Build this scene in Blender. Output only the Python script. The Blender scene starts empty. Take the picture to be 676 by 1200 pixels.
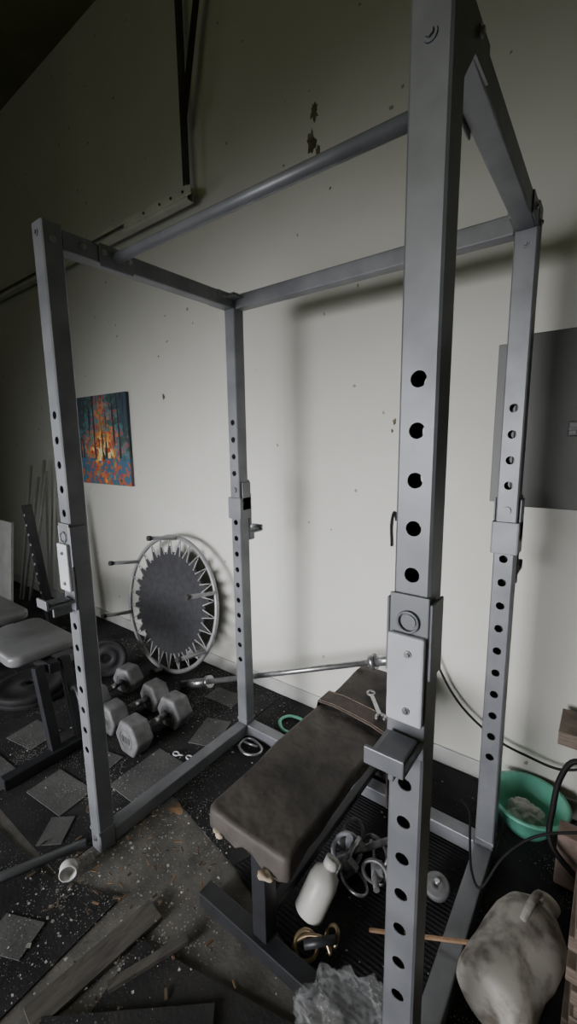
import bpy, bmesh, math, random
from mathutils import Vector, Matrix, noise
random.seed(7)
V=Vector
scene=bpy.context.scene
# ---------------------------------------------------------------- materials
def nodes(name):
    m=bpy.data.materials.new(name); m.use_nodes=True
    nt=m.node_tree; b=nt.nodes["Principled BSDF"]; return m,nt,b
def mat(name,c1,c2=None,rough=0.5,metal=0.0,scale=8,detail=6,bump=0.0,bscale=60,lo=0.35,hi=0.65,spec=0.5,trans=0,coat=0,alpha=1):
    m,nt,b=nodes(name)
    tc=nt.nodes.new("ShaderNodeTexCoord")
    c2=c2 or tuple(x*0.75 for x in c1)
    n=nt.nodes.new("ShaderNodeTexNoise"); n.inputs["Scale"].default_value=scale; n.inputs["Detail"].default_value=detail
    nt.links.new(tc.outputs["Object"],n.inputs["Vector"])
    r=nt.nodes.new("ShaderNodeValToRGB"); r.color_ramp.elements[0].position=lo; r.color_ramp.elements[1].position=hi
    r.color_ramp.elements[0].color=(*c2,1); r.color_ramp.elements[1].color=(*c1,1)
    nt.links.new(n.outputs["Fac"],r.inputs["Fac"]); nt.links.new(r.outputs["Color"],b.inputs["Base Color"])
    b.inputs["Roughness"].default_value=rough; b.inputs["Metallic"].default_value=metal
    b.inputs["Specular IOR Level"].default_value=spec
    b.inputs["Transmission Weight"].default_value=trans
    b.inputs["Coat Weight"].default_value=coat
    b.inputs["Alpha"].default_value=alpha
    if bump:
        n2=nt.nodes.new("ShaderNodeTexNoise"); n2.inputs["Scale"].default_value=bscale; n2.inputs["Detail"].default_value=4
        nt.links.new(tc.outputs["Object"],n2.inputs["Vector"])
        bp=nt.nodes.new("ShaderNodeBump"); bp.inputs["Strength"].default_value=bump; bp.inputs["Distance"].default_value=0.01
        nt.links.new(n2.outputs["Fac"],bp.inputs["Height"]); nt.links.new(bp.outputs["Normal"],b.inputs["Normal"])
    return m
def speck(name,base,base2,chip,scale=70,thr=0.09,rough=0.85,nscale=5,mask=0.5,bump=0.3,ribs=False,bs=90,bd=.004):
    """dark ground with pale chips and dust scattered on it"""
    m,nt,b=nodes(name); L=nt.links.new
    tc=nt.nodes.new("ShaderNodeTexCoord")
    n=nt.nodes.new("ShaderNodeTexNoise"); n.inputs["Scale"].default_value=nscale; n.inputs["Detail"].default_value=8
    r=nt.nodes.new("ShaderNodeValToRGB"); r.color_ramp.elements[0].position=.35; r.color_ramp.elements[1].position=.7
    r.color_ramp.elements[0].color=(*base,1); r.color_ramp.elements[1].color=(*base2,1)
    L(tc.outputs["Object"],n.inputs["Vector"]); L(n.outputs["Fac"],r.inputs["Fac"])
    v=nt.nodes.new("ShaderNodeTexVoronoi"); v.inputs["Scale"].default_value=scale; L(tc.outputs["Object"],v.inputs["Vector"])
    n2=nt.nodes.new("ShaderNodeTexNoise"); n2.inputs["Scale"].default_value=3.3; n2.inputs["Detail"].default_value=3; L(tc.outputs["Object"],n2.inputs["Vector"])
    mr=nt.nodes.new("ShaderNodeMapRange"); mr.inputs[1].default_value=mask-.12; mr.inputs[2].default_value=mask+.2; mr.inputs[3].default_value=0.02; mr.inputs[4].default_value=thr*2.2
    L(n2.outputs["Fac"],mr.inputs[0])
    sp=nt.nodes.new("ShaderNodeSeparateColor"); L(v.outputs["Color"],sp.inputs[0])
    mm=nt.nodes.new("ShaderNodeMath"); mm.operation='MULTIPLY'; L(mr.outputs[0],mm.inputs[0]); L(sp.outputs[0],mm.inputs[1])
    mm2=nt.nodes.new("ShaderNodeMath"); mm2.operation='MULTIPLY'; L(mm.outputs[0],mm2.inputs[0]); mm2.inputs[1].default_value=2.0
    lt=nt.nodes.new("ShaderNodeMath"); lt.operation='LESS_THAN'; L(v.outputs["Distance"],lt.inputs[0]); L(mm2.outputs[0],lt.inputs[1])
    mx=nt.nodes.new("ShaderNodeMix"); mx.data_type='RGBA'; L(lt.outputs[0],mx.inputs[0]); L(r.outputs[0],mx.inputs[6]); mx.inputs[7].default_value=(*chip,1)
    L(mx.outputs[2],b.inputs["Base Color"]); b.inputs["Roughness"].default_value=rough; b.inputs["Specular IOR Level"].default_value=.3
    bp=nt.nodes.new("ShaderNodeBump"); bp.inputs["Strength"].default_value=bump; bp.inputs["Distance"].default_value=bd
    if ribs: n3=nt.nodes.new("ShaderNodeTexWave"); n3.inputs["Scale"].default_value=22; n3.bands_direction='Y'; bp.inputs["Strength"].default_value=.5
    else: n3=nt.nodes.new("ShaderNodeTexNoise"); n3.inputs["Scale"].default_value=bs
    L(tc.outputs["Object"],n3.inputs["Vector"])
    L(n3.outputs["Fac"],bp.inputs["Height"]); L(bp.outputs[0],b.inputs["Normal"])
    return m
def woodmat(name,c1,c2,axis=(1,12,12),rough=.7):
    m,nt,b=nodes(name); L=nt.links.new
    tc=nt.nodes.new("ShaderNodeTexCoord"); mp=nt.nodes.new("ShaderNodeMapping"); mp.inputs["Scale"].default_value=axis
    n=nt.nodes.new("ShaderNodeTexNoise"); n.inputs["Scale"].default_value=6; n.inputs["Detail"].default_value=8; n.inputs["Distortion"].default_value=1.0
    r=nt.nodes.new("ShaderNodeValToRGB"); r.color_ramp.elements[0].position=.35; r.color_ramp.elements[1].position=.65
    r.color_ramp.elements[0].color=(*c2,1); r.color_ramp.elements[1].color=(*c1,1)
    L(tc.outputs["Object"],mp.inputs[0]); L(mp.outputs[0],n.inputs["Vector"]); L(n.outputs["Fac"],r.inputs[0]); L(r.outputs[0],b.inputs["Base Color"])
    b.inputs["Roughness"].default_value=rough
    return m
M={}
M['steel']=mat("grey_powdercoat_steel",(.26,.27,.29),(.19,.198,.215),rough=.45,metal=.3,scale=9)
M['chrome']=mat("chrome",(.55,.55,.56),(.40,.40,.41),rough=.3,metal=.85,scale=30)
M['cast']=mat("cast_grey_iron",(.25,.255,.26),(.15,.15,.155),rough=.55,metal=.15,scale=18,bump=.15)
M['cast_d']=mat("cast_badge_face",(.13,.135,.14),(.08,.08,.085),rough=.6,metal=.15,scale=18)
M['white_pl']=mat("white_plastic_liner",(.60,.61,.65),(.50,.51,.55),rough=.45,scale=12)
M['black']=mat("black_painted_steel",(.035,.037,.042),(.022,.022,.025),rough=.4,scale=12)
M['rubber']=mat("black_rubber",(.03,.03,.032),(.018,.018,.02),rough=.7,scale=20)
M['vinyl']=speck("worn_black_vinyl",(.045,.041,.038),(.125,.110,.098),(.27,.24,.20),scale=170,thr=.10,rough=.6,nscale=6,bump=.8,bs=16,bd=.012)
M['vinyl_g']=mat("grey_vinyl",(.27,.275,.285),(.17,.17,.175),rough=.3,scale=5,bump=.15,bscale=14)
M['foam']=mat("foam_scrap",(.50,.42,.31),(.3,.23,.16),rough=.95,scale=40,bump=.3)
M['leather']=mat("brown_leather",(.10,.072,.062),(.055,.04,.036),rough=.6,scale=18,bump=.2)
M['mesh']=mat("trampoline_mat_fabric",(.040,.041,.046),(.028,.028,.032),rough=.8,scale=30,bump=.2,bscale=300)
M['frame_w']=mat("trampoline_frame_grey",(.38,.38,.39),(.28,.28,.29),rough=.4,metal=.3)
M['strap']=mat("pale_webbing",(.50,.50,.50),(.36,.36,.36),rough=.8)
M['fit']=mat("scuffed_alloy_fitting",(.36,.36,.37),(.16,.16,.165),rough=.4,metal=.4,scale=30)
M['green']=mat("mint_green_plastic",(.20,.60,.45),(.16,.52,.38),rough=.35,scale=6)
M['jug']=mat("dirty_white_plastic",(.58,.555,.50),(.20,.175,.145),rough=.5,scale=16,lo=.36,hi=.56,detail=14)
M['bottle']=mat("white_bottle_plastic",(.62,.61,.57),(.5,.49,.45),rough=.4)
M['bag']=mat("clear_plastic_bag",(.72,.74,.75),(.6,.62,.63),rough=.15,spec=1.0,alpha=.14)
M['wood']=woodmat("pale_pine",(.25,.20,.155),(.13,.10,.08),(2,2,22))
M['wood2']=woodmat("weathered_plank",(.125,.115,.102),(.07,.064,.057),(9,2,9))
M['stickw']=woodmat("split_stick",(.42,.27,.16),(.30,.18,.10),(3,20,20))
M['brick']=mat("pink_brick",(.36,.26,.22),(.25,.19,.16),rough=.9,scale=30,bump=.3)
M['brass']=mat("aged_brass",(.45,.35,.22),(.25,.18,.12),rough=.35,metal=.8,scale=25)
M['track']=mat("white_track_paint",(.70,.70,.60),(.55,.55,.47),rough=.5,scale=6)
M['galv']=mat("galvanised_strip",(.10,.105,.10),(.06,.06,.06),rough=.5,metal=.4)
M['rust']=mat("rusty_angle",(.07,.045,.035),(.04,.03,.025),rough=.8,scale=30)
M['panel']=mat("grey_panel_enamel",(.105,.105,.10),(.09,.09,.085),rough=.6,scale=5)
M['panel_l']=mat("panel_edge_enamel",(.20,.205,.205),(.17,.17,.17),rough=.55,scale=5)
M['cable']=mat("black_cable",(.015,.015,.016),rough=.6,spec=.3)
M['white']=mat("white_paint",(.62,.62,.6),(.5,.5,.48),rough=.5)
M['brown']=mat("torn_paper_brown",(.20,.17,.10),(.09,.075,.045),rough=.95,scale=30)
M['leaf']=mat("dry_leaf",(.25,.15,.08),(.15,.09,.05),rough=.9,scale=40)
M['chip']=mat("paint_chip",(.44,.44,.41),(.24,.24,.22),rough=.9,scale=25)
M['chip_b']=mat("brown_debris",(.16,.12,.08),(.07,.05,.035),rough=.95,scale=25)
M['straw']=mat("frayed_rope",(.30,.25,.17),(.18,.14,.09),rough=.95,scale=40)
M['mat_d']=speck("rubber_floor_mat",(.016,.016,.018),(.042,.041,.041),(.25,.25,.235),scale=150,thr=.14)
M['mat_b']=speck("clean_rubber_mat",(.022,.022,.024),(.052,.050,.048),(.17,.17,.16),scale=170,thr=.08)
M['mat_r']=speck("ribbed_floor_mat",(.014,.014,.016),(.030,.030,.032),(.20,.20,.18),scale=150,thr=.06,ribs=True)
M['mat_m']=speck("grey_floor_tile",(.085,.085,.085),(.155,.155,.153),(.32,.32,.30),scale=120,thr=.12)
M['conc']=speck("dusty_concrete",(.10,.096,.088),(.205,.195,.176),(.36,.35,.32),scale=110,thr=.12,nscale=9)
def wallmat():
    m,nt,b=nodes("aged_wall_paint"); L=nt.links.new
    tc=nt.nodes.new("ShaderNodeTexCoord")
    n=nt.nodes.new("ShaderNodeTexNoise"); n.inputs["Scale"].default_value=1.3; n.inputs["Detail"].default_value=9; L(tc.outputs["Object"],n.inputs["Vector"])
    r=nt.nodes.new("ShaderNodeValToRGB"); r.color_ramp.elements[0].position=.3; r.color_ramp.elements[1].position=.7
    r.color_ramp.elements[0].color=(.64,.635,.575,1); r.color_ramp.elements[1].color=(.73,.725,.675,1)
    L(n.outputs["Fac"],r.inputs[0])
    prev=r.outputs[0]
    n4=nt.nodes.new("ShaderNodeTexNoise"); n4.inputs["Scale"].default_value=60; L(tc.outputs["Object"],n4.inputs["Vector"])
    mixv=nt.nodes.new("ShaderNodeMix"); mixv.data_type='VECTOR'; mixv.inputs[0].default_value=.02
    L(tc.outputs["Object"],mixv.inputs[4]); L(n4.outputs["Color"],mixv.inputs[5])
    for sc,th,col in ((3.7,.026,(.14,.12,.09)),(7.3,.030,(.33,.31,.27))):
        v=nt.nodes.new("ShaderNodeTexVoronoi"); v.inputs["Scale"].default_value=sc; L(mixv.outputs[1],v.inputs["Vector"])
        lt=nt.nodes.new("ShaderNodeMath"); lt.operation='LESS_THAN'; L(v.outputs["Distance"],lt.inputs[0]); lt.inputs[1].default_value=th*sc/3.7
        mx=nt.nodes.new("ShaderNodeMix"); mx.data_type='RGBA'; L(lt.outputs[0],mx.inputs[0]); L(prev,mx.inputs[6]); mx.inputs[7].default_value=(*col,1); prev=mx.outputs[2]
    L(prev,b.inputs["Base Color"]); b.inputs["Roughness"].default_value=.75
    n3=nt.nodes.new("ShaderNodeTexNoise"); n3.inputs["Scale"].default_value=120; L(tc.outputs["Object"],n3.inputs["Vector"])
    bp=nt.nodes.new("ShaderNodeBump"); bp.inputs["Strength"].default_value=.12; bp.inputs["Distance"].default_value=.004
    L(n3.outputs["Fac"],bp.inputs["Height"]); L(bp.outputs[0],b.inputs["Normal"]); return m
M['wall']=wallmat()
M['wall_o']=mat("olive_bounce_tint_wall",(.27,.275,.14),(.20,.205,.10),rough=.85,scale=1.5)  # unseen walls coloured dark olive to dim and tint the bounced light
M['ceil']=mat("ceiling_board",(.24,.24,.13),(.17,.17,.09),rough=.9,scale=1.5)  # ceiling colour darkened to olive to cut bounce onto the upper wall

def painting_mat():
    m,nt,b=nodes("autumn_alley_painting"); L=nt.links.new
    tc=nt.nodes.new("ShaderNodeTexCoord"); sep=nt.nodes.new("ShaderNodeSeparateXYZ")
    L(tc.outputs["Generated"],sep.inputs[0])
    def math_(op,a,b_=None,c=None):
        x=nt.nodes.new("ShaderNodeMath"); x.operation=op
        for i,q in enumerate((a,b_,c)):
            if q is None: continue
            if isinstance(q,(int,float)): x.inputs[i].default_value=q
            else: L(q,x.inputs[i])
        return x.outputs[0]
    def mix(fac,a,col):
        mx=nt.nodes.new("ShaderNodeMix"); mx.data_type='RGBA'
        L(fac,mx.inputs[0]); L(a,mx.inputs[6])
        if isinstance(col,tuple): mx.inputs[7].default_value=(*col,1)
        else: L(col,mx.inputs[7])
        return mx.outputs[2]
    v=nt.nodes.new("ShaderNodeTexVoronoi"); v.inputs["Scale"].default_value=24; L(tc.outputs["Generated"],v.inputs["Vector"])
    sc=nt.nodes.new("ShaderNodeSeparateColor"); L(v.outputs["Color"],sc.inputs[0])
    n=nt.nodes.new("ShaderNodeTexNoise"); n.inputs["Scale"].default_value=4; n.inputs["Detail"].default_value=2; L(tc.outputs["Generated"],n.inputs["Vector"])
    u,z=sep.outputs[0],sep.outputs[2]
    dx=math_('ABSOLUTE',math_('SUBTRACT',u,.52))
    dz=math_('MULTIPLY',math_('ABSOLUTE',math_('SUBTRACT',z,.36)),.95)
    d=math_('ADD',math_('MULTIPLY',dx,1.6),dz)
    f=math_('ADD',d,math_('MULTIPLY',math_('SUBTRACT',sc.outputs[0],.5),.40))
    f=math_('ADD',f,math_('MULTIPLY',math_('SUBTRACT',n.outputs["Fac"],.5),.7))
    r=nt.nodes.new("ShaderNodeValToRGB"); cr=r.color_ramp
    cr.elements[0].position=0; cr.elements[0].color=(1.0,.88,.45,1)
    cr.elements[1].position=1; cr.elements[1].color=(.03,.06,.09,1)
    for p,c in ((.10,(.95,.62,.10,1)),(.20,(.85,.24,.03,1)),(.30,(.60,.03,.03,1)),(.39,(.10,.30,.12,1)),(.47,(.80,.20,.03,1)),(.55,(.02,.27,.30,1)),(.66,(.45,.04,.04,1)),(.76,(.03,.22,.26,1)),(.88,(.05,.08,.05,1))):
        e=cr.elements.new(p); e.color=c
    L(f,r.inputs[0])
    w=nt.nodes.new("ShaderNodeTexNoise"); w.inputs["Scale"].default_value=1; mp=nt.nodes.new("ShaderNodeMapping"); mp.inputs["Scale"].default_value=(22,1,1.6)
    L(tc.outputs["Generated"],mp.inputs[0]); L(mp.outputs[0],w.inputs["Vector"])
    tr=math_('MULTIPLY',math_('GREATER_THAN',w.outputs["Fac"],.58),math_('GREATER_THAN',z,.28))
    c=mix(tr,r.outputs[0],(.022,.016,.016))
    bl=math_('MULTIPLY',math_('LESS_THAN',z,.30),math_('GREATER_THAN',math_('ADD',sc.outputs[1],math_('MULTIPLY',dx,1.1)),.55))
    c=mix(bl,c,(.05,.15,.25))
    bl2=math_('MULTIPLY',math_('LESS_THAN',z,.26),math_('GREATER_THAN',sc.outputs[2],.74))
    c=mix(bl2,c,(.50,.12,.05))
    L(c,b.inputs["Base Color"]); b.inputs["Roughness"].default_value=.5
    return m
M['paint']=painting_mat()

# ---------------------------------------------------------------- mesh builder
def frame(d,up=V((0,0,1))):
    z=V(d).normalized(); up=V(up)
    if abs(z.dot(up))>.98: up=V((0,1,0))
    x=up.cross(z).normalized(); y=z.cross(x)
    return Matrix((x,y,z)).transposed()
class B:
    def __init__(s,name): s.name=name; s.bm=bmesh.new(); s.mats=[]
    def mi(s,k):
        if k not in s.mats: s.mats.append(k)
        return s.mats.index(k)
    def merge(s,tb,k,Mx=None,smooth=False):
        i=s.mi(k)
        if Mx is not None: tb.transform(Mx)
        for f in tb.faces: f.material_index=i; f.smooth=smooth
        me=bpy.data.meshes.new("t"); tb.to_mesh(me); tb.free(); s.bm.from_mesh(me); bpy.data.meshes.remove(me)
    def box(s,c,sz,k,R=None,bev=0,seg=2):
        tb=bmesh.new(); bmesh.ops.create_cube(tb,size=1); tb.transform(Matrix.Diagonal((*sz,1)))
        if bev: bmesh.ops.bevel(tb,geom=tb.edges[:],offset=bev,segments=seg,profile=.5,affect='EDGES')
        Mx=Matrix.Translation(V(c)) @ (R.to_4x4() if R else Matrix.Identity(4))
        s.merge(tb,k,Mx)
    def beam(s,p0,p1,w,h,k,up=(0,0,1),bev=0.003):
        p0,p1=V(p0),V(p1); d=p1-p0
        s.box((p0+p1)/2,(w,h,d.length),k,frame(d,up),bev)
    def cyl(s,p0,p1,r,k,seg=20,r2=None,smooth=True,up=(0,0,1)):
        p0,p1=V(p0),V(p1); d=p1-p0
        tb=bmesh.new(); bmesh.ops.create_cone(tb,cap_ends=True,segments=seg,radius1=r,radius2=r if r2 is None else r2,depth=d.length)
        Mx=Matrix.Translation((p0+p1)/2)@frame(d,up).to_4x4(); s.merge(tb,k,Mx)
        if smooth:
            s.bm.faces.ensure_lookup_table()
            for f in s.bm.faces[-(seg+2):]:
                if len(f.verts)==4: f.smooth=True
    def tube(s,pts,r,k,seg=10,closed=False,sub=0,flat=1.0):
        pts=[V(p) for p in pts]
        if sub:
            out=[];n=len(pts)
            rng=n if closed else n-1
            for i in range(rng):
                if closed: a,b,c,d=pts[i-1],pts[i],pts[(i+1)%n],pts[(i+2)%n]
                else: a,b,c,d=pts[max(i-1,0)],pts[i],pts[i+1],pts[min(i+2,n-1)]
                for j in range(sub):
                    t=j/sub
                    out.append(.5*((2*b)+(c-a)*t+(2*a-5*b+4*c-d)*t*t+(3*b-a-3*c+d)*t**3))
            if not closed: out.append(pts[-1])
            pts=out
        tb=bmesh.new(); rings=[]; n=len(pts); up=None
        for i,p in enumerate(pts):
            if closed: d=pts[(i+1)%n]-pts[i-1]
            else: d=pts[min(i+1,n-1)]-pts[max(i-1,0)]
            d.normalize()
            if up is None: up=V((0,0,1)) if abs(d.z)<.9 else V((0,1,0))
            x=up.cross(d).normalized(); y=d.cross(x); up=y
            rings.append([tb.verts.new(p+x*math.cos(2*math.pi*j/seg)*r+y*math.sin(2*math.pi*j/seg)*r*flat) for j in range(seg)])
        for i in range(n if closed else n-1):
            a,b=rings[i],rings[(i+1)%n]
            for j in range(seg): tb.faces.new((a[j],a[(j+1)%seg],b[(j+1)%seg],b[j]))
        if not closed:
            tb.faces.new(rings[0][::-1]); tb.faces.new(rings[-1])
        s.merge(tb,k,None,True)
    def lathe(s,prof,k,Mx,seg=40,sx=1,sy=1,nz=0):
        tb=bmesh.new(); R=[]
        for r,z in prof: R.append([tb.verts.new((r*math.cos(2*math.pi*j/seg)*sx,r*math.sin(2*math.pi*j/seg)*sy,z)) for j in range(seg)])
        for a,b in zip(R,R[1:]):
            for j in range(seg): tb.faces.new((a[j],a[(j+1)%seg],b[(j+1)%seg],b[j]))
        bmesh.ops.remove_doubles(tb,verts=tb.verts[:],dist=1e-5)
        if nz:
            for v in tb.verts: v.co+=v.co.normalized()*noise.noise(v.co*14)*nz
        s.merge(tb,k,Mx,True)
    def prism(s,poly,h,k,Mx=None,bev=0):
        tb=bmesh.new(); a=[tb.verts.new((x,y,0)) for x,y in poly]; f=tb.faces.new(a)
        r=bmesh.ops.extrude_face_region(tb,geom=[f]); bmesh.ops.translate(tb,vec=(0,0,h),verts=[v for v in r['geom'] if isinstance(v,bmesh.types.BMVert)])
        bmesh.ops.recalc_face_normals(tb,faces=tb.faces[:])
        if bev: bmesh.ops.bevel(tb,geom=tb.edges[:],offset=bev,segments=2,profile=.5,affect='EDGES')
        s.merge(tb,k,Mx)
    def bolt(s,p,n,r,k='chrome'):
        p=V(p);n=V(n).normalized()
        s.cyl(p,p+n*.003,r*1.25,k,16); s.cyl(p+n*.003,p+n*.007,r*.75,k,6,smooth=False)
    def done(s,parent=None):
        bmesh.ops.recalc_face_normals(s.bm,faces=s.bm.faces[:])
        me=bpy.data.meshes.new(s.name); s.bm.to_mesh(me); s.bm.free()
        for k in s.mats: me.materials.append(M[k])
        o=bpy.data.objects.new(s.name,me); scene.collection.objects.link(o)
        if parent: o.parent=parent
        return o
def room(name,c,sz,k):
    b=B(name); b.box(c,sz,k); return b.done()

# ---------------------------------------------------------------- room
YW=1.15; ZC=4.2; XL=-4.3; XR=3.2; YF=-4.6; FZ=-.006
FLOOR=room("floor",((XL+XR)/2,(YW+YF)/2,FZ-.05),(XR-XL+.4,YW-YF+.4,.1),'conc')
room("ceiling",((XL+XR)/2,(YW+YF)/2,ZC+.05),(XR-XL+.4,YW-YF+.4,.1),'ceil')
room("wall_back",((XL+XR)/2,YW+.05,ZC/2),(XR-XL+.2,.1,ZC),'wall')
room("wall_left",(XL-.05,(YW+YF)/2,ZC/2),(.1,YW-YF,ZC),'wall_o')
room("wall_right",(XR+.05,(YW+YF)/2,ZC/2),(.1,YW-YF,ZC),'wall_o')
b=B("wall_front")   # wall behind the camera with the open roller-door bay
b.box((-3.35,YF-.05,ZC/2),(1.9,.1,ZC),'wall_o'); b.box((2.2,YF-.05,ZC/2),(2.0,.1,ZC),'wall_o'); b.box((-.6,YF-.05,3.35),(3.6,.1,1.7),'wall_o'); b.done()
b=B("baseboard_back"); b.box((-.55,YW-.006,.035),(7.4,.012,.08),'white',bev=.003); b.done()

# ---------------------------------------------------------------- power rack
t=.06; s_=.0762; W=1.1385; D=.7795; Z0=1.5478; H=2.092
b=B("power_rack")
def plate(bm,mi,cx,y,ny,z,half,cc,r=.0125,n=24):
    hw=t/2-cc; hh=half
    ang=[2*math.pi*i/n for i in range(n)]
    ca=math.atan2(hh,hw); ang+= [ca,math.pi-ca,math.pi+ca,2*math.pi-ca]; ang=sorted(set(ang))
    I=[];O=[];K=[]
    for a in ang:
        c,s=math.cos(a),math.sin(a); k=min(hw/abs(c) if abs(c)>1e-9 else 1e9, hh/abs(s) if abs(s)>1e-9 else 1e9)
        O.append(bm.verts.new((cx+c*k,y,z+s*k))); I.append(bm.verts.new((cx+c*r,y,z+s*r))); K.append(bm.verts.new((cx+c*r,y-ny*.003,z+s*r)))
    m=len(ang)
    for i in range(m):
        j=(i+1)%m
        f=bm.faces.new((O[i],O[j],I[j],I[i])); f.material_index=mi
        f=bm.faces.new((I[i],I[j],K[j],K[i])); f.material_index=mi; f.smooth=True
def upright(cx,cy):
    mi=b.mi('steel'); bm=b.bm; cc=.004
    def q(*p):
        f=bm.faces.new([bm.verts.new(v) for v in p]); f.material_index=mi
    x0,x1=cx-t/2,cx+t/2; y0,y1=cy-t/2,cy+t/2; z0,z1=.0,H
    zt=Z0+s_/2; zb=Z0-15*s_-s_/2
    for y,ny in ((y0,-1),(y1,1)):
        for k in range(16): plate(bm,mi,cx,y,ny,Z0-k*s_,s_/2,cc)
        for a,c in ((z0,zb),(zt,z1)):
            q((x0+cc,y,a),(x1-cc,y,a),(x1-cc,y,c),(x0+cc,y,c))
    for x in (x0,x1): q((x,y0+cc,z0),(x,y1-cc,z0),(x,y1-cc,z1),(x,y0+cc,z1))
    for sx in (-1,1):
        for sy in (-1,1):
            X=cx+sx*t/2; Y=cy+sy*t/2
            q((X-sx*cc,Y,z0),(X,Y-sy*cc,z0),(X,Y-sy*cc,z1),(X-sx*cc,Y,z1))
    b.box((cx,cy,H),(t-.002,t-.002,.004),'steel',bev=.001)
    b.box((cx,cy,.004),(t-.004,t-.004,.006),'steel')
for x in (0,W):
    for y in (0,D): upright(x,y)
zb=H-.037
for x in (0,W):
    b.box((x,D/2,zb),(.05,D-t-.002,.056),'steel',bev=.004)
    b.box((x,D/2,.031),(.056,D-t-.002,.056),'steel',bev=.004)
    for y,sg in ((t/2,1),(D-t/2,-1)):
        for sx in (-1,1):
            Mx=Matrix(((0,0,1,x+sx*.0265-.002),(1*sg,0,0,y),(0,1,0,H-.01),(0,0,0,1)))
            b.prism([(0,0),(.13,0),(.13,-.055),(.05,-.06),(.0,-.12)] if (x>0 and y<.1) else [(0,0),(.09,0),(.09,-.054),(0,-.054)],.004,'steel',Mx)
            b.bolt((x+sx*.031,y+sg*.06,zb),(sx,0,0),.007)
    for y in (0,D):
        zz=H-.102 if x>0 else H-.03
        b.bolt((x,y-t/2,zz),(0,-1,0),.008,'steel'); b.bolt((x+t/2,y,H-.045),(1,0,0),.008); b.bolt((x-t/2,y,H-.045),(-1,0,0),.008)
        b.bolt((x,y-t/2,.05),(0,-1,0),.009)
        b.box((x,y,.078),(.064,.064,.012),'steel',bev=.002)
b.box((W/2,D,zb-.002),(W-t-.002,.05,.056),'steel',bev=.004)
b.box((W/2,D,.031),(W-t-.002,.056,.056),'steel',bev=.004)
b.box((.034,D-.03,H-.03),(.09,.09,.004),'steel')
b.cyl((.02,.205,2.058),(W-.02,.205,2.058),.0165,'steel',24)
for x,sx in ((.027,1),(W-.027,-1)):
    b.box((x,.205,2.052),(.006,.12,.07),'steel',bev=.003)
    for dy in (-.045,.045): b.bolt((x+sx*.003,.205+dy,2.06),(sx,0,0),.007)
b.done()

def jhook(name,x,y,sg,k=5):
    """hook hung on an upright, opening towards sg*y"""
    h=B(name); yf=y+sg*(t/2+.004); k5=Z0-k*s_
    h.box((x,yf,k5-.098),(.066,.006,.285),'steel',bev=.002)
    h.box((x+.036,yf-sg*.025,k5-.03),(.005,.055,.13),'steel',bev=.002)
    h.box((x-.036,yf-sg*.025,k5-.03),(.005,.055,.13),'steel',bev=.002)
    h.box((x,yf+sg*.009,k5-.098),(.062,.013,.155),'white_pl' if sg<0 else 'steel',bev=.004)
    for dz in (-.05,-.15): h.bolt((x+.005,yf+sg*.015,k5+dz),(0,sg,0),.005)
    zt=k5-.210
    h.box((x,yf+sg*.045,zt),(.066,.090,.008),'steel',bev=.002)
    h.box((x,yf+sg*.088,zt+.012),(.066,.007,.030),'steel',bev=.002)
    h.box((x,yf+sg*.043,zt+.008),(.05,.066,.008),'steel',bev=.003)
    h.box((x,yf+sg*.03,zt-.022),(.01,.06,.04),'steel',bev=.002)
    if sg>0:
        h.box((x,y-t/2-.005,k5-.085),(.072,.006,.10),'steel',bev=.002)
        for sx in (-1,1): h.box((x+sx*.036,y,k5-.085),(.005,.075,.10),'steel',bev=.002)
        h.cyl((x,y-t/2,k5),(x,y-t/2-.006,k5),.012,'steel',20)
    pts=[(x+.017*math.cos(a),yf+sg*.007,k5+.017*math.sin(a)) for a in [i*math.pi/10 for i in range(20)]]
    h.tube(pts,.0022,'steel',8,closed=True)
    h.cyl((x,yf,k5),(x,yf+sg*.006,k5),.012,'steel',20)
    return h.done()
jhook("j_hook",0,0,-1); jhook("j_hook",W,0,-1); jhook("j_hook",0,D,1,4); jhook("j_hook",W,D,1,4)

# ---------------------------------------------------------------- flat bench in rack
b=B("weight_bench")
tb=bmesh.new(); bmesh.ops.create_cube(tb,size=1); tb.transform(Matrix.Diagonal((.285,.97,.050,1)))
bmesh.ops.bevel(tb,geom=[e for e in tb.edges if abs(e.verts[0].co.z-e.verts[1].co.z)>.01],offset=.03,segments=4,profile=.5,affect='EDGES')
bmesh.ops.bevel(tb,geom=[e for e in tb.edges if e.calc_face_angle(0)>1],offset=.016,segments=4,profile=.6,affect='EDGES')
for f in [f for f in tb.faces if len(f.verts)>8]:
    bmesh.ops.inset_region(tb,faces=[f],thickness=.006)
bmesh.ops.triangulate(tb,faces=tb.faces[:])
bmesh.ops.subdivide_edges(tb,edges=[e for e in tb.edges if e.calc_length()>.12],cuts=7); bmesh.ops.triangulate(tb,faces=tb.faces[:])
bmesh.ops.subdivide_edges(tb,edges=[e for e in tb.edges if e.calc_length()>.05],cuts=2); bmesh.ops.triangulate(tb,faces=tb.faces[:])
for v in tb.verts:
    nz=noise.noise(v.co*8); v.co.z+=nz*.006; v.co.x+=noise.noise(v.co*9+V((3,0,0)))*.009; v.co.y+=noise.noise(v.co*9+V((7,0,0)))*.010
    if v.co.z<-.012 and v.co.y<-.40: v.co.z-=.022*max(0,.5+1.6*noise.noise(v.co*24))
b.merge(tb,'vinyl',Matrix.Translation((.69,.505,.425)),True)
b.box((.69,.51,.396),(.25,.92,.012),'black')
b.beam((.69,.06,.365),(.69,.95,.365),.05,.05,'black')
b.box((.69,.10,.195),(.05,.05,.31),'black',bev=.003); b.box((.69,.86,.195),(.05,.05,.31),'black',bev=.003)
b.box((.66,.085,.028),(.42,.05,.05),'black',bev=.003); b.box((.69,.86,.028),(.40,.05,.05),'black',bev=.003)
b.beam((.69,.10,.1),(.69,.86,.1),.03,.03,'black')
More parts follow.
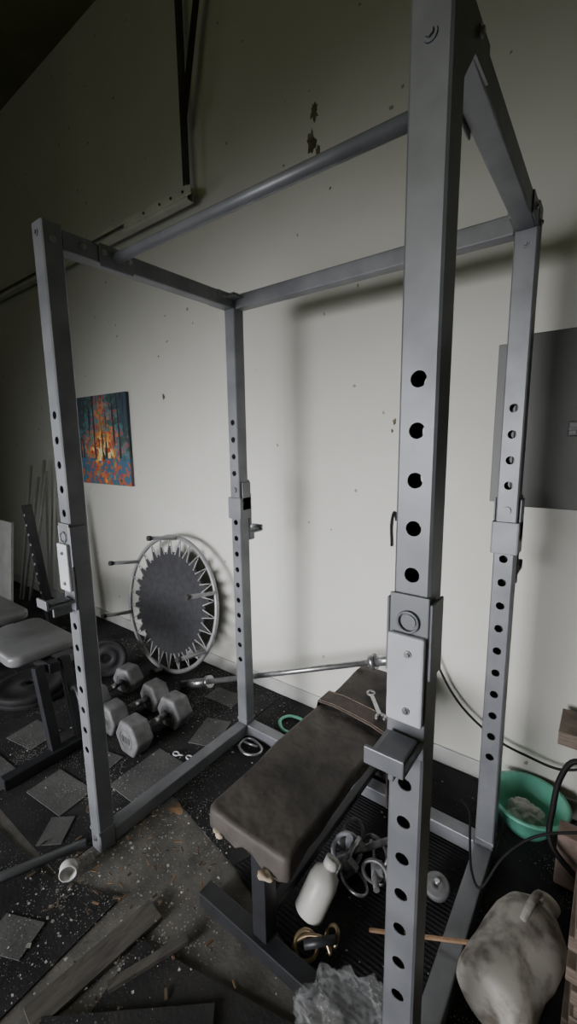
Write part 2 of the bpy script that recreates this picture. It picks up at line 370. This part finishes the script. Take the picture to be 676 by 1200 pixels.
for p,s in (((.60,.020,.395),.026),((.775,.014,.386),.030),((.552,.12,.40),.016)):
    tb=bmesh.new(); bmesh.ops.create_icosphere(tb,subdivisions=3,radius=s/2)
    for v in tb.verts: v.co*=1+.8*noise.noise(v.co*70+V(p)*9); v.co.z*=.45; v.co.x*=1.3
    b.merge(tb,'foam',Matrix.Translation(p),True)
b.done()
b=B("leather_belt")
path=[(.535,.655,.40),(.545,.65,.458),(.62,.645,.466),(.70,.635,.467),(.78,.625,.466),(.838,.615,.460),(.848,.61,.40),(.852,.605,.30),(.856,.60,.20)]
tb=bmesh.new(); prev=None
for i,p in enumerate(path):
    p=V(p); w=V((.0,.042,0)); nrm=V((-1,0,0)) if i==0 else V((0,0,1)) if i<5 else V((.7,0,.7)) if i==5 else V((1,0,0))
    cur=[tb.verts.new(p-w),tb.verts.new(p+w),tb.verts.new(p+w+nrm*.006),tb.verts.new(p-w+nrm*.006)]
    if prev:
        for j in range(4): tb.faces.new((prev[j],prev[(j+1)%4],cur[(j+1)%4],cur[j]))
    else: tb.faces.new(cur)
    prev=cur
tb.faces.new(prev); b.merge(tb,'leather')
for dy in (-.036,.036): b.tube([V(p)+V((0,dy,.007)) for p in path[1:6]],.0006,'foam',6)
b.done()
b=B("combination_wrench")
p0,p1=V((.70,.76,.466)),V((.79,.64,.482)); b.beam(p0,p1,.016,.006,'chrome',bev=.002)
d=(p1-p0).normalized()
b.tube([p0-d*.014+V((.014*math.cos(a),.014*math.sin(a),0)) for a in [i*math.pi/8 for i in range(16)]],.005,'chrome',8,closed=True)
b.tube([p1+d*.016+V((.016*math.cos(a),.016*math.sin(a),0)) for a in [-.4+i*math.pi/8 for i in range(13)]],.006,'chrome',8)
b.done()

# ---------------------------------------------------------------- barbell
b=B("barbell")
p0,p1=V((-.56,.83,.032)),V((.715,.955,.538)); d=p1-p0; L=d.length; dn=d/L
b.cyl(p0,p0+dn*.22,.025,'chrome',24); b.cyl(p0+dn*.22,p1-dn*.1,.014,'chrome',20); b.cyl(p1-dn*.1,p1,.022,'chrome',24)
for q in (.225,L-.105): b.cyl(p0+dn*(q-.012),p0+dn*(q+.012),.034,'chrome',28)
b.done()

# ---------------------------------------------------------------- hex dumbbells
def dumbbell(x,y0,y1,z,R,rot=0):
    d=B("hex_dumbbell"); hl=.095
    p0,p1=V((x,y0,z)),V((x+rot,y1,z)); dn=(p1-p0).normalized()
    for c in (p0,p1):
        tb=bmesh.new(); bmesh.ops.create_cone(tb,cap_ends=True,segments=6,radius1=R,radius2=R,depth=hl)
        tb.transform(Matrix.Rotation(math.radians(30),4,'Z'))
        bmesh.ops.bevel(tb,geom=tb.edges[:],offset=.012,segments=3,profile=.5,affect='EDGES')
        d.merge(tb,'cast',Matrix.Translation(c)@frame(dn).to_4x4())
        for sg in (-1,1):
            F=Matrix.Translation(c+dn*sg*(hl/2+.0005))@frame(dn).to_4x4()
            d.tube([F@V((R*.5*math.cos(a),R*.5*math.sin(a),0)) for a in [i*math.pi/12 for i in range(24)]],.003,'cast',6,closed=True)
            for rr in (-.5,0,.5): d.box(F@V((rr*R*.5,0,0)),(R*.16,R*.34,.004),'cast_d',frame(dn),bev=.001)
    d.cyl(p0,p1,.015,'chrome',20); m=(p0+p1)/2; d.cyl(m-dn*.035,m+dn*.035,.018,'chrome',20,r2=.018)
    return d.done()
dumbbell(-.34,.36,.60,.093*.87+.001,.093); dumbbell(-.56,.385,.63,.085*.87+.001,.085,.01); dumbbell(-.79,.41,.645,.085*.87+.001,.085,-.04)

# ---------------------------------------------------------------- mini trampoline
b=B("mini_trampoline")
tilt=math.radians(-10)
Rm=Matrix.Translation((-.83,.975,.44))@Matrix.Rotation(tilt,4,'X')@Matrix.Rotation(math.radians(90),4,'X')
Rf,Rt=.43,.325
def tp(r,a,z=0): return Rm@V((r*math.cos(a),r*math.sin(a),z))
b.tube([tp(Rf,i*math.pi/32) for i in range(64)],.0135,'frame_w',12,closed=True)
b.lathe([(0,.002),(Rt,.002),(Rt+.006,.004),(Rt+.006,-.004),(Rt,-.002),(0,-.002)],'mesh',Rm,seg=64)
N=26
for i in range(N):
    a=i*2*math.pi/N; h=math.pi/N*.66
    b.tube([tp(Rt-.008,a-h,.005),tp(Rf-.006,a,.003),tp(Rt-.008,a+h,.005)],.0045,'strap',6)
    tb=bmesh.new()
    vs=[tb.verts.new(tp(Rt-.02,a-h,.003)),tb.verts.new(tp(Rt-.02,a+h,.003)),tb.verts.new(tp(Rt+.045,a+h*.35,.003)),tb.verts.new(tp(Rt+.045,a-h*.35,.003))]; tb.faces.new(vs); b.merge(tb,'mesh')
for a in (20,88,150,200,270,330):
    a=math.radians(a); p=tp(Rf-.004,a); q=tp(Rf-.004,a,.20 if a!=math.radians(270) else .08)
    b.cyl(p,q,.0125,'frame_w',16); b.cyl(q,q+(q-p).normalized()*.02,.016,'rubber',16)
b.done()

# ---------------------------------------------------------------- wall things
b=B("canvas_painting"); b.box((-1.755,YW-.014,1.49),(.73,.022,.67),'paint'); b.done()
b=B("electrical_panel")
b.box((1.50,YW-.03,1.51),(.86,.06,.56),'panel_l',bev=.004)
b.box((1.60,YW-.075,1.515),(.98,.03,.60),'panel',bev=.004)
b.box((1.055,YW-.062,1.51),(.07,.015,.57),'panel_l',bev=.003)
b.box((1.27,YW-.094,1.49),(.03,.008,.05),'black',bev=.003)
for z in (1.478,1.502): b.box((1.27,YW-.10,z),(.022,.006,.012),'panel_l',bev=.002)
b.done()
for (x,z,s) in ((.18,2.92,.032),(.165,2.80,.040),(.20,2.75,.02),(-1.0,1.76,.016),(.60,1.54,.012),(.59,1.50,.008)):
    b=B("torn_drywall_patch"); pl=[]
    for i in range(22):
        a=i*math.pi/11; r=s*(.6+.8*random.random()); pl.append((r*.6*math.cos(a),r*1.1*math.sin(a)))
    Mx=Matrix(((1,0,0,x),(0,0,-1,YW),(0,1,0,z),(0,0,0,1))); b.prism(pl,.003,'brown',Mx); b.done()
b=B("garage_door_track")
yt=1.08
b.box((-2.43,yt+.02,2.80),(3.7,.004,.07),'track',bev=.001); b.box((-2.43,yt,2.835),(3.7,.045,.004),'track'); b.box((-2.43,yt,2.765),(3.7,.045,.004),'track')
b.box((-2.43,yt-.022,2.823),(3.7,.004,.022),'track'); b.box((-2.43,yt-.022,2.775),(3.7,.004,.018),'track')
b.box((-.85,yt-.03,2.80),(.62,.01,.045),'track',bev=.003)
for x in (-.60,-.7,-.8,-.95): b.bolt((x,yt-.036,2.80),(0,-1,0),.006,'galv')
b.box((-.62,yt+.0,3.50),(.028,.004,1.40),'galv'); b.box((-.607,yt+.012,3.50),(.003,.026,1.40),'galv')
b.beam((-.60,yt-.004,3.14),(-.31,yt-.004,4.2),.035,.004,'rust',up=(0,1,0),bev=0); b.beam((-.585,yt-.02,3.14),(-.295,yt-.02,4.2),.004,.035,'rust',up=(0,1,0),bev=0)
dd=V((.29,0,1.06))
for i in range(22):
    c=V((-.60,yt-.007,3.14))+dd*((i+.5)/22); b.box(c,(.012,.003,.022),'galv')
b.done()

# ---------------------------------------------------------------- second bench, far left
b=B("adjustable_bench")
def pad(bb,c,sz,k,R=None):
    tb=bmesh.new(); bmesh.ops.create_cube(tb,size=1); tb.transform(Matrix.Diagonal((*sz,1)))
    bmesh.ops.bevel(tb,geom=[e for e in tb.edges if abs(e.verts[0].co.z-e.verts[1].co.z)>.01],offset=.06,segments=5,profile=.5,affect='EDGES')
    bmesh.ops.bevel(tb,geom=[e for e in tb.edges if e.calc_face_angle(0)>1],offset=.018,segments=3,profile=.5,affect='EDGES')
    bb.merge(tb,k,Matrix.Translation(V(c))@(R.to_4x4() if R else Matrix.Identity(4)),True)
pad(b,(-.96,.17,.465),(.46,.32,.055),'vinyl_g'); pad(b,(-1.62,.17,.49),(.74,.30,.055),'vinyl_g')
b.beam((-.66,.17,.41),(-1.95,.17,.41),.05,.05,'black')
b.beam((-.60,.11,.03),(-.70,.11,.43),.045,.045,'black',up=(0,1,0)); b.beam((-.60,.23,.03),(-.70,.23,.43),.045,.045,'black',up=(0,1,0))
b.box((-.59,.09,.026),(.05,.42,.05),'black',bev=.004)
b.box((-1.85,.17,.21),(.05,.05,.36),'black',bev=.003); b.box((-1.85,.17,.026),(.05,.5,.05),'black',bev=.003)
b.tube([(-.64,.23,.28),(-.58,.22,.31),(-.53,.21,.27),(-.53,.21,.22)],.011,'black',10,sub=5)
b.done()
b=B("perforated_weight_stand")
p0,p1=V((-1.93,.72,.0)),V((-2.02,.66,1.03))
b.beam((-1.93,.72,.02),p1,.06,.05,'black',up=(0,1,0))
dn=(p1-p0)/14
for i in range(4,14):
    c=p0+dn*i+V((.0,-.027,0)); b.cyl(c,c+V((0,-.003,0)),.010,'white_pl',14)
b.box((-1.93,.72,.026),(.5,.06,.05),'black',bev=.003); b.box((-1.93,.60,.026),(.06,.42,.05),'black',bev=.003)
b.done()
def wplate(c,R,th,ax,k='rubber'):
    w=B("weight_plate"); fr=frame(V(ax)).to_4x4()
    w.lathe([(.026,-th/2),(.06,-th/2),(.065,-th*.3),(R*.78,-th*.3),(R*.82,-th/2),(R*.97,-th/2),(R,-th*.35),(R,th*.35),(R*.97,th/2),(R*.82,th/2),(R*.78,th*.3),(.065,th*.3),(.06,th/2),(.026,th/2),(.026,-th/2)],k,Matrix.Translation(V(c))@fr,seg=48)
    return w.done()
wplate((-1.28,.30,.021),.21,.04,(0,0,1)); wplate((-1.25,.27,.063),.19,.04,(0.0,0.0,1))
wplate((-1.08,.66,.12),.118,.03,(.75,-.6,.15),'rubber')
for i,(x0,x1,y) in enumerate(((-2.72,-3.02,1.06),(-2.60,-2.93,1.08),(-2.82,-3.06,1.05),(-2.66,-2.98,1.10))):
    b=B("white_conduit_pole"); b.cyl((x1,y-.12,.004),(x0,y,1.18+.05*i),.013,'white',14); b.done()
b=B("white_shelf_board"); b.box((-2.42,.60,.44),(.30,.02,.875),'white',Matrix.Rotation(math.radians(-6),3,'X'),bev=.002); b.done()
b=B("power_cord")
b.tube([(-2.45,1.13,1.15),(-2.38,1.12,1.22),(-2.30,1.12,1.10),(-2.30,1.12,.8),(-2.33,1.1,.4),(-2.3,1.08,.012)],.006,'cable',8,sub=6); b.done()
b=B("wall_cord"); b.tube([(.625,1.14,1.10),(.612,1.14,1.14),(.60,1.14,1.08),(.605,1.14,.98)],.005,'cable',8,sub=5); b.done()

# ---------------------------------------------------------------- floor coverings
def mat_poly(name,poly,h,k,z=0,bev=0):
    b=B(name); b.prism(poly,h,k,Matrix.Translation((0,0,z)),bev); return b.done()
def rect(cx,cy,w,h,a):
    a=math.radians(a); c,s=math.cos(a),math.sin(a)
    return [(cx+x*c-y*s,cy+x*s+y*c) for x,y in ((-w/2,-h/2),(w/2,-h/2),(w/2,h/2),(-w/2,h/2))]
mat_poly("rubber_mat",[(-4,-.22),(-.035,-.16),(-.035,1.13),(-4,1.13)],.006,'mat_d',FZ)
mat_poly("rubber_mat",[(-.03,.30),(.44,.22),(.60,.55),(.60,1.13),(-.03,1.13)],.006,'mat_d',FZ)
mat_poly("rubber_mat",[(.445,.22),(1.16,.04),(1.16,1.13),(.605,1.13),(.605,.55)],.006,'mat_r',FZ)
mat_poly("rubber_mat",[(-.9,-.9),(.26,-.75),(.22,-.07),(-.02,-.175),(-.9,-.245)],.006,'mat_d',FZ-.0003)
mat_poly("rubber_mat",rect(.72,-.20,.62,.34,14),.010,'mat_b',FZ)
mat_poly("rubber_mat",rect(.60,-.34,.44,.30,40),.010,'mat_b',.0045)
mat_poly("rubber_mat",[(1.17,.2),(2.6,.2),(2.6,1.13),(1.17,1.13)],.006,'mat_d',FZ)
mat_poly("wooden_plank",rect(.330,-.21,.075,.36,-6),.012,'wood2',.0005)
mat_poly("wooden_plank",rect(.455,-.13,.024,.22,-22),.014,'wood2',.0045)
for cx,cy,w,h,a in ((-.16,.30,.17,.27,2),(-.38,.02,.24,.15,6),(-.14,.66,.14,.2,20),(-.86,.12,.2,.16,10),(-.30,.92,.2,.12,5),(-.74,-.10,.3,.12,3),(-1.6,.60,.3,.2,0),(-.20,-.08,.09,.12,40),(-.40,.23,.14,.10,14),(.06,-.33,.14,.10,25)):
    mat_poly("carpet_tile",rect(cx,cy,w,h,a),.0035,'mat_m',.0005)
b=B("loose_paint_chips"); i_=b.mi('chip'); j_=b.mi('chip_b')
for i in range(8000):
    q=random.random()
    if q<.55: x=random.uniform(-2.2,.1); y=random.uniform(-.5,1.1)
    elif q<.8: x=random.uniform(-.1,.6); y=random.uniform(-.45,.3)
    else: x=random.uniform(-.3,1.35); y=random.uniform(-.55,1.1)
    if noise.noise(V((x*2.5,y*2.5,0)))<random.uniform(-.6,.4): continue
    s=.0012+.0055*random.random()**4; a=random.random()*6.3; el=random.uniform(.4,1)
    if random.random()<.03: s*=1.8
    z=.0055 if not (.38<x<1.1 and y<.05) else .0155
    vs=[b.bm.verts.new((x+s*math.cos(a+j*1.57+random.uniform(-.4,.4)),y+el*s*math.sin(a+j*1.57),z+random.uniform(-.001,.003))) for j in range(4)]
    f=b.bm.faces.new(vs); f.material_index=i_ if random.random()<.75 else j_
for i in range(90):
    x,y=random.gauss(.03,.10),random.gauss(-.02,.10)
    if i>45: x,y=random.gauss(.30,.2),random.gauss(.05,.10)
    a=random.random()*3.1; l=random.uniform(.008,.03)
    b.box((x,y,.009),(l,random.uniform(.003,.008),.003),'chip_b' if i%3 else 'leaf',Matrix.Rotation(a,3,'Z')@Matrix.Rotation(random.uniform(-.2,.2),3,'Y'))
b.done(FLOOR)

# ---------------------------------------------------------------- clutter
b=B("steel_pipe"); b.cyl((-.045,-.045,.016),(-.33,-.66,.016),.015,'steel',16); b.done()
b=B("white_pipe_cap"); c=V((.02,-.14,.030)); ax=V((.8,-.5,.1)).normalized()
b.lathe([(0,0),(.026,0),(.028,.004),(.028,.035),(.024,.035),(.024,.006),(0,.005)],'white',Matrix.Translation(c-ax*.018)@frame(ax).to_4x4()); b.done()
b=B("plastic_bottle"); b.lathe([(0,0),(.040,0),(.046,.006),(.046,.10),(.040,.125),(.022,.14),(.020,.143),(.023,.145),(.023,.168),(0,.168)],'bottle',Matrix.Translation((.765,.235,.065))@Matrix.Rotation(math.radians(-35),4,'X')@Matrix.Rotation(math.radians(12),4,'Y')@Matrix.Translation((0,0,-.03))); b.done()
b=B("cable_machine_handles")
def ring(c,r,n,k,rr,sx=1,sy=1):
    F=frame(V(n)).to_4x4(); Mx=Matrix.Translation(V(c))@F
    b.tube([Mx@V((r*sx*math.cos(a),r*sy*math.sin(a),0)) for a in [i*math.pi/14 for i in range(28)]],rr,k,8,closed=True)
ring((.76,.46,.055),.048,(.5,-.6,.5),'white_pl',.008); ring((.84,.52,.05),.052,(-.3,-.8,.5),'fit',.007,1,.7)
ring((.82,.40,.03),.045,(.1,.2,1),'chrome',.005,1.2,.8); ring((.74,.55,.04),.04,(.8,-.3,.6),'fit',.006); ring((.87,.45,.05),.040,(.2,-.9,.4),'fit',.007,1,.8)
b.cyl((.72,.42,.03),(.88,.54,.10),.011,'fit',14); b.cyl((.80,.57,.02),(.90,.40,.05),.010,'fit',14); b.cyl((.76,.36,.02),(.79,.50,.09),.009,'chrome',14)
b.box((.785,.42,.04),(.05,.03,.07),'fit',Matrix.Rotation(.6,3,'Y'),bev=.006); b.box((.87,.47,.035),(.04,.06,.03),'white_pl',Matrix.Rotation(.5,3,'Z'),bev=.006)
b.box((.73,.50,.05),(.035,.05,.05),'fit',Matrix.Rotation(.8,3,'X'),bev=.008); b.cyl((.75,.50,.03),(.77,.46,.11),.018,'white_pl',16,r2=.012)
b.box((.80,.50,.03),(.07,.03,.05),'black',Matrix.Rotation(.4,3,'Z'),bev=.006); b.box((.90,.50,.03),(.03,.07,.04),'black',Matrix.Rotation(.3,3,'X'),bev=.006)
for c,n in (((.785,.42,.075),(0,-.6,.8)),((.87,.47,.052),(.2,-.5,.9)),((.73,.48,.078),(0,-.5,.9)),((.81,.48,.09),(.3,-.8,.5))): b.bolt(c,n,.007)
b.done()
b=B("brass_spring_collar")
ring((.80,.15,.037),.032,(.3,-.5,.8),'brass',.006); ring((.85,.21,.04),.026,(-.5,-.5,.6),'brass',.006)
b.tube([(.80,.12,.02),(.77,.13,.03),(.79,.16,.05),(.84,.18,.06),(.87,.17,.04)],.006,'brass',8,sub=5); b.cyl((.80,.14,.05),(.87,.20,.06),.012,'black',10); b.done()
b=B("carabiner_clip"); b.tube([(.06,.66,.012),(.12,.64,.012),(.17,.67,.014),(.16,.71,.016),(.08,.73,.016),(.05,.71,.012)],.006,'chrome',8,closed=True,sub=5); b.cyl((.06,.69,.02),(.14,.70,.02),.005,'chrome',8); b.done()
b=B("green_resistance_band"); b.tube([(.10,.93,.012),(.16,.88,.012),(.24,.90,.012),(.28,.96,.012),(.20,1.0,.012),(.12,.99,.012)],.010,'green',8,closed=True,sub=4,flat=.5); b.done()
for i,(x,y) in enumerate(((-.15,.45),(-.08,.47))):
    b=B("spring_clip"); F=Matrix.Translation((x,y,.010))
    b.tube([F@V((.016*math.cos(a),.011*math.sin(a),0)) for a in [j*math.pi/8 for j in range(16)]],.0035,'white_pl',8,closed=True); b.cyl(F@V((.012,0,0)),F@V((.035,.012,0)),.004,'white_pl',8); b.done()
b=B("dry_leaf"); tb=bmesh.new(); vs=[]
for i in range(16):
    a=i*math.pi/8; r=.022*(1+.35*math.cos(3*a)); vs.append(tb.verts.new((r*1.3*math.cos(a),r*math.sin(a),.006*math.sin(2*a))))
c=tb.verts.new((0,0,.004))
for i in range(16): tb.faces.new((c,vs[i],vs[(i+1)%16]))
b.merge(tb,'leaf',Matrix.Translation((.10,.25,.010)),True); b.done()
b=B("caster_wheel"); b.lathe([(.006,-.012),(.02,-.014),(.024,-.009),(.034,-.014),(.04,-.008),(.04,.008),(.034,.014),(.024,.009),(.02,.014),(.006,.012),(.006,-.012)],'cast',Matrix.Translation((1.045,.545,.026))@Matrix.Rotation(.3,4,'X')); b.cyl((1.045,.545,.034),(1.045,.545,.048),.008,'chrome',12); b.done()
b=B("wooden_stick"); b.beam((.92,.31,.012),(1.21,.39,.110),.010,.008,'stickw',bev=.002); b.done()
b=B("clear_plastic_bag"); tb=bmesh.new(); bmesh.ops.create_icosphere(tb,subdivisions=6,radius=1)
for v in tb.verts:
    p=v.co.copy(); r=1+.30*noise.noise(p*2.1)-.22*abs(noise.noise(p*3.2+V((5,1,2))))-.12*abs(noise.noise(p*7.5))+.05*noise.noise(p*18); v.co=V((p.x*.125*r,p.y*.115*r,max(p.z*.075*r,-.045)))
b.merge(tb,'bag',Matrix.Translation((.98,.055,.052))@Matrix.Rotation(.4,4,'Z'),True)
b.done()
# big jug lying on its side
b=B("plastic_jug")
ax=V((.10,.34,.035)).normalized(); Mx=Matrix.Translation((1.246,.268,.092))@frame(ax).to_4x4()@Matrix.Scale(.95,4)
b.lathe([(0,.004),(.05,.004),(.07,0),(.088,.010),(.096,.03),(.097,.08),(.094,.13),(.098,.17),(.098,.23),(.088,.275),(.06,.31),(.036,.325),(.030,.332),(.030,.345),(.034,.346),(.034,.368),(0,.369)],'jug',Mx,seg=56,nz=.006)
b.tube([Mx@V((.0,.060,.305)),Mx@V((0,.098,.300)),Mx@V((0,.112,.25)),Mx@V((0,.092,.20))],.010,'jug',10,sub=5)
b.done()
b=B("plastic_bowl"); b.lathe([(0,0),(.06,0),(.07,.006),(.10,.05),(.125,.115),(.138,.118),(.138,.122),(.122,.122),(.095,.054),(.066,.012),(0,.010)],'green',Matrix.Translation((1.24,.99,.001)),seg=56); b.done()
b=B("crumpled_rag"); tb=bmesh.new(); bmesh.ops.create_icosphere(tb,subdivisions=4,radius=1)
for v in tb.verts:
    p=v.co.copy(); r=1+.5*noise.noise(p*2.5)+.2*noise.noise(p*7); v.co=V((p.x*.055*r,p.y*.05*r,p.z*.035*r))
b.merge(tb,'bottle',Matrix.Translation((1.235,.985,.055)),True); b.done()
b=B("lumber_stack")
for i in range(9):
    z=.021+i*.040; j=random.uniform(-.010,.012)
    b.box((1.665+j,.48+random.uniform(-.01,.01),z),(.52,.26,.038),'wood',Matrix.Rotation(random.uniform(-.03,.03),3,'Z'),bev=.003)
b.done()
b=B("wooden_shelf_rack")
b.box((1.645,1.02,.44),(.66,.16,.05),'wood',bev=.003)
for x in (1.5,1.9): b.box((x,1.02,.208),(.05,.14,.414),'wood',bev=.003)
b.done()
b=B("brick"); b.box((1.42,.84,.096),(.15,.07,.19),'brick',bev=.006); b.done()
b=B("rubber_hose"); b.tube([(1.37,.90,.40),(1.335,.87,.34),(1.325,.83,.26),(1.33,.775,.17),(1.42,.755,.10),(1.55,.73,.05),(1.62,.80,.2),(1.55,.85,.36),(1.45,.88,.41)],.009,'cable',10,closed=True,sub=6); b.done()
b=B("extension_cord"); b.tube([(.80,1.12,.62),(.86,1.11,.46),(.96,1.10,.33),(1.10,1.10,.24),(1.22,1.10,.215),(1.32,1.10,.21),(1.40,1.10,.25)],.005,'cable',8,sub=6); b.done()
b=B("computer_cable"); b.tube([(1.03,.86,.10),(1.07,.83,.095),(1.10,.72,.085),(1.13,.62,.078),(1.17,.57,.085),(1.22,.60,.20),(1.30,.63,.30),(1.42,.66,.36)],.004,'cable',8,sub=6); b.done()
b=B("frayed_rope")
for i in range(60):
    x,y=1.385+random.uniform(-.02,.04),.24+random.uniform(-.04,.04)
    b.tube([(x,y,.01),(x+random.uniform(-.02,.02),y+random.uniform(-.02,.02),.06),(x+random.uniform(-.03,.03),y+random.uniform(-.03,.03),.11+random.uniform(-.03,.03))],.0022,'straw',5)
b.done()
b=B("hand_weight"); b.cyl((1.20,.12,.030),(1.29,.16,.030),.012,'black',12); b.cyl((1.18,.11,.030),(1.21,.125,.030),.03,'black',20); b.cyl((1.28,.157,.030),(1.31,.17,.030),.03,'black',20); b.done()

# ---------------------------------------------------------------- lights
def area(name,loc,tgt,sx,sy,e,col,spread=180):
    l=bpy.data.lights.new(name,'AREA'); l.shape='RECTANGLE'; l.size=sx; l.size_y=sy; l.energy=e; l.color=col; l.spread=math.radians(spread)
    o=bpy.data.objects.new(name,l); o.location=loc; o.rotation_euler=(V(tgt)-V(loc)).to_track_quat('-Z','Y').to_euler(); scene.collection.objects.link(o)
area("open_door_daylight",(-.60,-3.6,1.15),(.12,1.15,.55),2.7,1.5,31,(.98,.97,1.0),48)
area("left_side_fill",(-4.15,-1.6,1.4),(-1.2,.6,.2),1.2,1.0,6,(.9,.95,1.0),90)  # added fill to brighten the left floor and seat, no window there
pl=bpy.data.lights.new("olive_fill",'POINT'); pl.energy=7; pl.color=(.97,1,.28); pl.shadow_soft_size=.5  # added yellow-green fill tinting the upper wall, not a fixture
o=bpy.data.objects.new("olive_fill",pl); o.location=(.4,-2.2,2.9); scene.collection.objects.link(o)
w=bpy.data.worlds.new("world"); scene.world=w; w.use_nodes=True; w.node_tree.nodes["Background"].inputs[0].default_value=(.8,.85,.9,1); w.node_tree.nodes["Background"].inputs[1].default_value=.3

# ---------------------------------------------------------------- camera
yaw=math.radians(36.84);pit=math.radians(9.20);roll=math.radians(-0.73)
fw=V((-math.sin(yaw)*math.cos(pit),math.cos(yaw)*math.cos(pit),-math.sin(pit))); r=V((math.cos(yaw),math.sin(yaw),0)); u=r.cross(fw)
r2=r*math.cos(roll)+u*math.sin(roll); u2=-r*math.sin(roll)+u*math.cos(roll)
cd=bpy.data.cameras.new("camera"); co=bpy.data.objects.new("camera",cd); scene.collection.objects.link(co)
co.matrix_world=Matrix.Translation((1.3792,-.6799,1.4563))@Matrix((r2,u2,-fw)).transposed().to_4x4()
cd.sensor_fit='VERTICAL'; cd.sensor_height=24; cd.lens=24*502.5/1200; cd.clip_start=.02
scene.camera=co
